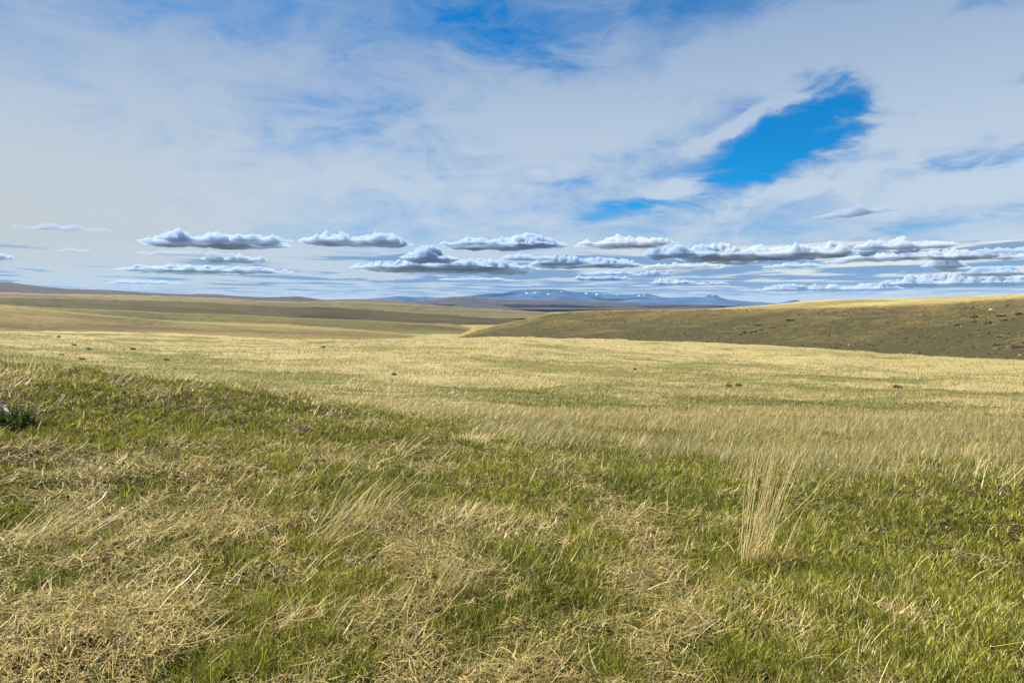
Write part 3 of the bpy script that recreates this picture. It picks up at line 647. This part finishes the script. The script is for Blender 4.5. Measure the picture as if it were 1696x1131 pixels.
pp = sp_[idx]+np.stack([U(-.35, .35, m)*sz[idx], U(-.35, .35, m)*sz[idx], np.full(m, -.05)], -1)
f = np.clip(U(0, 1, n)+.0, 0, 1); tt = lerp_tint((.07, .068, .034), (.17, .155, .07), f)[idx]
k = (U(0, 1, n) < .16)[idx]; tt[k] = np.array((.34, .28, .12))
sg = grassobj('sagebrush', [blades(pp, th, U(.5, 1., m)*sz[idx]*.75, U(.3, .6, m)*sz[idx], U(.1, 1., m), U(-.2, .8, m), 2, tt, face=U(0, 3.14, m), taper=.5)], '')
tag(sg, 'low dark sagebrush speckling the right hillside', 'sagebrush', kind='stuff')

# ------------------------------------------------------------------ low dark brush and mounds out in the meadow
def brush(c, r, wp, hp, label, tints, dead=False, seed=0):
    q = surfhit(ground, c, r) 
    if q is None: q = Vector(hit(c, r))
    x0, y0, z0 = q; d = math.hypot(x0, y0); W = wp*d/F*.5; H = hp*d/F
    e = empty('low_shrub', (x0, y0, z0)); tag(e, label, 'shrub', 'dark low shrubs and tufts out in the meadow')
    n = 260; th = U(0, 6.28, n); rd = U(0, 1, n)**.6; x = x0+rd*np.sin(th)*W*.75; y = y0+rd*np.cos(th)*W*.6
    zz = z0+U(0, .55, n)*H*(1-rd**2*.8)
    L = U(.35, .8, n)*H; w_ = U(.03, .09, n)*W+.004
    tt = lerp_tint(tints[0], tints[1], U(0, 1, n))
    grassobj('foliage', [blades(np.stack([x, y, zz], -1), th+rng.normal(0, .5, n), L, w_, U(.1, 1.3, n), U(-.4, .8, n), 2, tt, face=U(0, 3.14, n), taper=.4)], '', e, (x0, y0, z0))
    n = 26; th = U(0, 6.28, n); p = np.stack([x0+0*th, y0+0*th, z0-.02+0*th], -1)
    grassobj('stems', [blades(p, th, U(.6, 1., n)*max(H, W*.8), np.full(n, .03*W+.004), U(.2, 1.3, n), U(-.3, .3, n), 3, lerp_tint((.05, .035, .025), (.12, .09, .06), U(0, 1, n)), face=U(0, 3.14, n))], '', e, (x0, y0, z0))
DK = ((.025, .025, .014), (.075, .07, .035)); BR_ = ((.05, .03, .02), (.15, .10, .06)); GB = ((.10, .075, .03), (.24, .18, .08))
brush(1208, 641, 15, 5.5, 'larger dark brown shrub right of centre in the dry meadow', BR_)
brush(1224, 639.5, 13, 5.0, 'brown shrub touching the right side of the larger dark one', BR_)
brush(1487, 643, 17, 6, 'rusty brown weed tuft standing in the pale grass at the right', GB)
brush(653, 621, 12, 3.5, 'flat dark tuft in the meadow left of centre', DK)
brush(776, 551, 8, 3., 'tiny dark bush at the left foot of the dark hillside', DK)
brush(97, 558.5, 5, 2.6, 'small dark spot highest and leftmost among the far left tufts', DK)
brush(123, 572, 8, 2.6, 'low dark tuft just below the pale crest at far left', DK)
brush(146, 579, 9, 3., 'olive dark tuft below and right of the first crest tuft', DK)
brush(102, 589, 9, 3., 'nearer dark tuft at the far left above the knoll', DK)
brush(135, 596, 12, 3.2, 'widest olive tuft at far left, just above the knoll', DK)
brush(220, 579, 9, 3., 'dark tuft alone in the left meadow midway to the knoll', DK)
brush(276, 597, 8, 3.5, 'blackest small tuft lowest in the left meadow', DK)
brush(535, 576, 10, 2.6, 'dark flat tuft near the crest left of centre', DK)
brush(1052, 613, 4, 4, 'tiny upright dark weed in the meadow right of centre', DK)
brush(25, 705, 60, 26, 'dense sedge clump coloured dark for the deep shade beneath the pale rock at the left edge', ((.02, .03, .008), (.10, .14, .03)))  # green tints darkened to carry the deep shade under the rock

# ------------------------------------------------------------------ cumulus clouds: closed lumps of air full of droplets
def cloudmat(name, dens, colour):
    m, t, out = newmat(name); v = t.new('ShaderNodeVolumePrincipled')
    v.inputs['Color'].default_value = rgba(*colour); v.inputs['Density'].default_value = dens; v.inputs['Anisotropy'].default_value = .1
    t.l.new(v.outputs[0], out.inputs['Volume']); return m
CM = cloudmat('cumulus', .018, (.72, .80, .91)); CMB = cloudmat('shaded_cumulus', .018, (.62, .75, .93)); CMG = cloudmat('thin_grey_cumulus', .009, (.50, .60, .76))
ALT = 1300.
def cloudgeo(x0, y0, z0, L, D, H, ang, seed, nu=96, nv=40, bumps=()):
    u = np.linspace(-1, 1, nu)[:, None]; v = np.linspace(-1, 1, nv)[None, :]
    lx, ly = u*L/2+0*v, v*D/2+0*u; sc = max(H, 60)*.9
    e = .85-np.abs(u)**3.2*1.1-np.abs(v)**2.6*1.1+(fbm(lx/sc/3.5+seed*7, ly/sc/2.2, 200+seed, 5, .62)-.5)*3.3
    inside = np.clip(e, 0, 1)
    bl = fbm(lx/sc+seed*5, ly/sc, 300+seed, 4, .5); bl = 1-np.abs(bl*2-1)
    top = H*inside**.4*(.12+1.15*bl**1.3*sst(.25,.75,fbm(lx/sc/2.6+seed, ly/sc/2.6, 330+seed, 2))*1.25)
    for bu, bw, bh in bumps: top = top+H*bh*.75*np.exp(-((u-bu)/bw)**2-(v/.5)**2)*inside**.5*(.7+.5*bl)
    edge = np.minimum(1-np.abs(u)**8, 1-np.abs(v)**8)
    top = top*edge; bot = -H*.62*inside**.45*(.35+.9*fbm(lx/sc*.55, ly/sc*.55, 360+seed, 4))*edge
    ca, sa = math.cos(ang), math.sin(ang)
    X_ = x0+lx*ca+ly*sa; Y_ = y0-lx*sa+ly*ca
    top = np.maximum(top, .5); 
    top[0, :] = top[-1, :] = 0.; top[:, 0] = top[:, -1] = 0.
    bot[0, :] = bot[-1, :] = 0.; bot[:, 0] = bot[:, -1] = 0.
    bot = np.minimum(bot, -.5*(edge > 0)*(top > 0))
    Vt = np.stack([X_, Y_, z0+top], -1).reshape(-1, 3); Vb = np.stack([X_, Y_, z0+bot], -1).reshape(-1, 3)
    # keep only cells that hold some cloud
    q = grid_faces(nu, nv); n = nu*nv
    ins = (inside > 0).ravel(); ok = ins[q].any(1); q = q[ok]
    # boundary vertices of the kept region are shared by the top and the bottom
    cnt = np.bincount(q.ravel(), minlength=n); rim = (cnt < 4)
    Vt[rim, 2] = z0; mapb = np.where(rim, np.arange(n), np.arange(n)+n)
    Q = np.concatenate([q[:, ::-1], mapb[q]]); V_ = np.concatenate([Vt, Vb])
    used = np.unique(Q); re = np.full(2*n, -1); re[used] = np.arange(len(used))
    return V_[used], re[Q]
def cloud(c, rb, wp, hp, label, mat=None, depth=.6, alt=ALT, seed=1, bumps=(), tilt=0.):
    a, tb = px(c, rb); d = alt/float(tb); W = wp*d/F; D = min(W*depth, 2600.); H = hp*d/F*.50
    dd = d+D*.5
    V_, Q = cloudgeo(0, 0, 0, W, D, H, float(a), seed, bumps=bumps)
    o = mesh_np('cloud', V_, Q[:, ::-1], mat or (CMB if c < 1000 else CM)); o.location = (dd*math.sin(a), dd*math.cos(a), EYE+alt); o.rotation_euler = (0, R(tilt), 0)
    tag(o, label, 'cloud', 'separate low clouds above the horizon'); return o
cloud(360,394,235,24,'long flat blue grey cloud, left of the pair left of centre',seed=1,depth=.75)
cloud(592,396,195,26,'long flat dark based cloud, right of the pair left of centre',seed=2,bumps=((-.55,.25,.5),))
cloud(835,401,225,22,'flat cloud with a ragged white top above the mountain',seed=3,bumps=((-.2,.2,.5),(.35,.2,.7)))
cloud(1035,401,175,20,'cloud with one tall bright white tower near centre',seed=4,bumps=((-.28,.22,1.5),))
cloud(1262,418,290,26,'largest dark based cloud with a white heaped top over the right hill',seed=5,bumps=((-.25,.25,.8),(.2,.2,.4),(.7,.15,.5)))
cloud(1421,349,128,17,'small ragged grey cloud alone in the upper right',mat=CMG,seed=6,alt=1700,depth=.4,tilt=-4)
cloud(1497,405,150,16,'row of small bright white puffs at the right',seed=7,depth=.4,bumps=((-.6,.2,.5),(0,.2,.5),(.5,.2,.7)))
cloud(1500,424,190,15,'pale flat cloud under the row of white puffs',seed=8,depth=.4)
cloud(1602,423,90,20,'two humped white cloud near the right edge',seed=9,depth=.4,bumps=((-.4,.3,.6),(.4,.3,.4)))
cloud(122,377,95,10,'thin grey streak cloud high at the far left',mat=CMG,seed=10,depth=.5)
cloud(55,376,50,8,'small wispy grey cloud beside the left edge',mat=CMG,seed=11,depth=.5)
cloud(120,414,48,8,'tiny flat cloud low at the far left',mat=CMG,seed=12)
cloud(312,418,145,9,'thin long flat cloud beneath the pair left of centre',mat=CMG,seed=13)
cloud(740,441,330,26,'broad dark streaky cloud bank left of the mountain',seed=14,depth=.8)
cloud(940,434,120,18,'dark grey lump cloud over the mountain',seed=15)
cloud(345,446,260,12,'long faint blue cloud low on the left',seed=16)
cloud(1130,440,140,10,'narrow grey cloud between the tower cloud and the dark right one',seed=17)
cloud(1668,424,60,14,'bright cloud cut by the right edge',seed=18)
cloud(1380,478,230,12,'long dark cloud low over the right hill crest',seed=19)
cloud(1115,468,75,11,'small cream cloud right of the mountain',seed=20,depth=.4)
cloud(215,409,18,5,'tiny speck of cloud at the left between two streaks',mat=CMG,seed=21)
cloud(1590,468,210,20,'heaped grey and white cloud low at the right edge',seed=22)
# the far bank, too many to count
placed = []; parts = []; o_ = 0; rs = random.Random(11); tries = 0
while len(placed) < 30 and tries < 6000:
    tries += 1
    rb = rs.uniform(418, 470); c = rs.uniform(-150, 1850); d = ALT/float(px(c, rb)[1])
    if c < 560 and rs.random() < (.75 if rb < 440 else .35): continue
    W = rs.uniform(900, 4200)*(1 if rb > 440 else .5); D = W*rs.uniform(.3, .6); H = rs.uniform(90, 260)*(.7 if c < 600 else 1); a = float(px(c, rb)[0])
    x, y = d*math.sin(a), d*math.cos(a)
    if any(math.hypot((x-q[0])/1.0, (y-q[1])) < (W+q[2])*.5 for q in placed): continue
    placed.append((x, y, W)); V_, Q = cloudgeo(x, y, ALT+rs.uniform(-60, 120), W, D, H, a, 40+tries % 97, 44, 18)
    parts.append((V_, Q+o_)); o_ += len(V_)
fb = mesh_np('distant_clouds', np.concatenate([p[0] for p in parts]), np.concatenate([p[1] for p in parts])[:, ::-1], CMB)
tag(fb, 'many small flat clouds packed along the horizon', 'clouds', kind='stuff')

# ------------------------------------------------------------------ haze
hzmin, hzmax = float(TAB.min())-1., 900.
S_ = 41500.
hv = np.array([(x, y, z) for z in (hzmin, hzmax) for y in (-S_, S_) for x in (-S_, S_)])
hq = np.array([(0, 2, 3, 1), (4, 5, 7, 6), (0, 1, 5, 4), (2, 6, 7, 3), (0, 4, 6, 2), (1, 3, 7, 5)])
hzm, t, out = newmat('haze'); v = t.new('ShaderNodeVolumePrincipled')
v.inputs['Color'].default_value = (.28, .54, 1., 1); v.inputs['Density'].default_value = .85e-5; v.inputs['Anisotropy'].default_value = .0
t.l.new(v.outputs[0], out.inputs['Volume'])
hz = mesh_np('haze', hv, hq, hzm, smooth=False); tag(hz, 'thin blue haze over the far hills', kind='stuff')
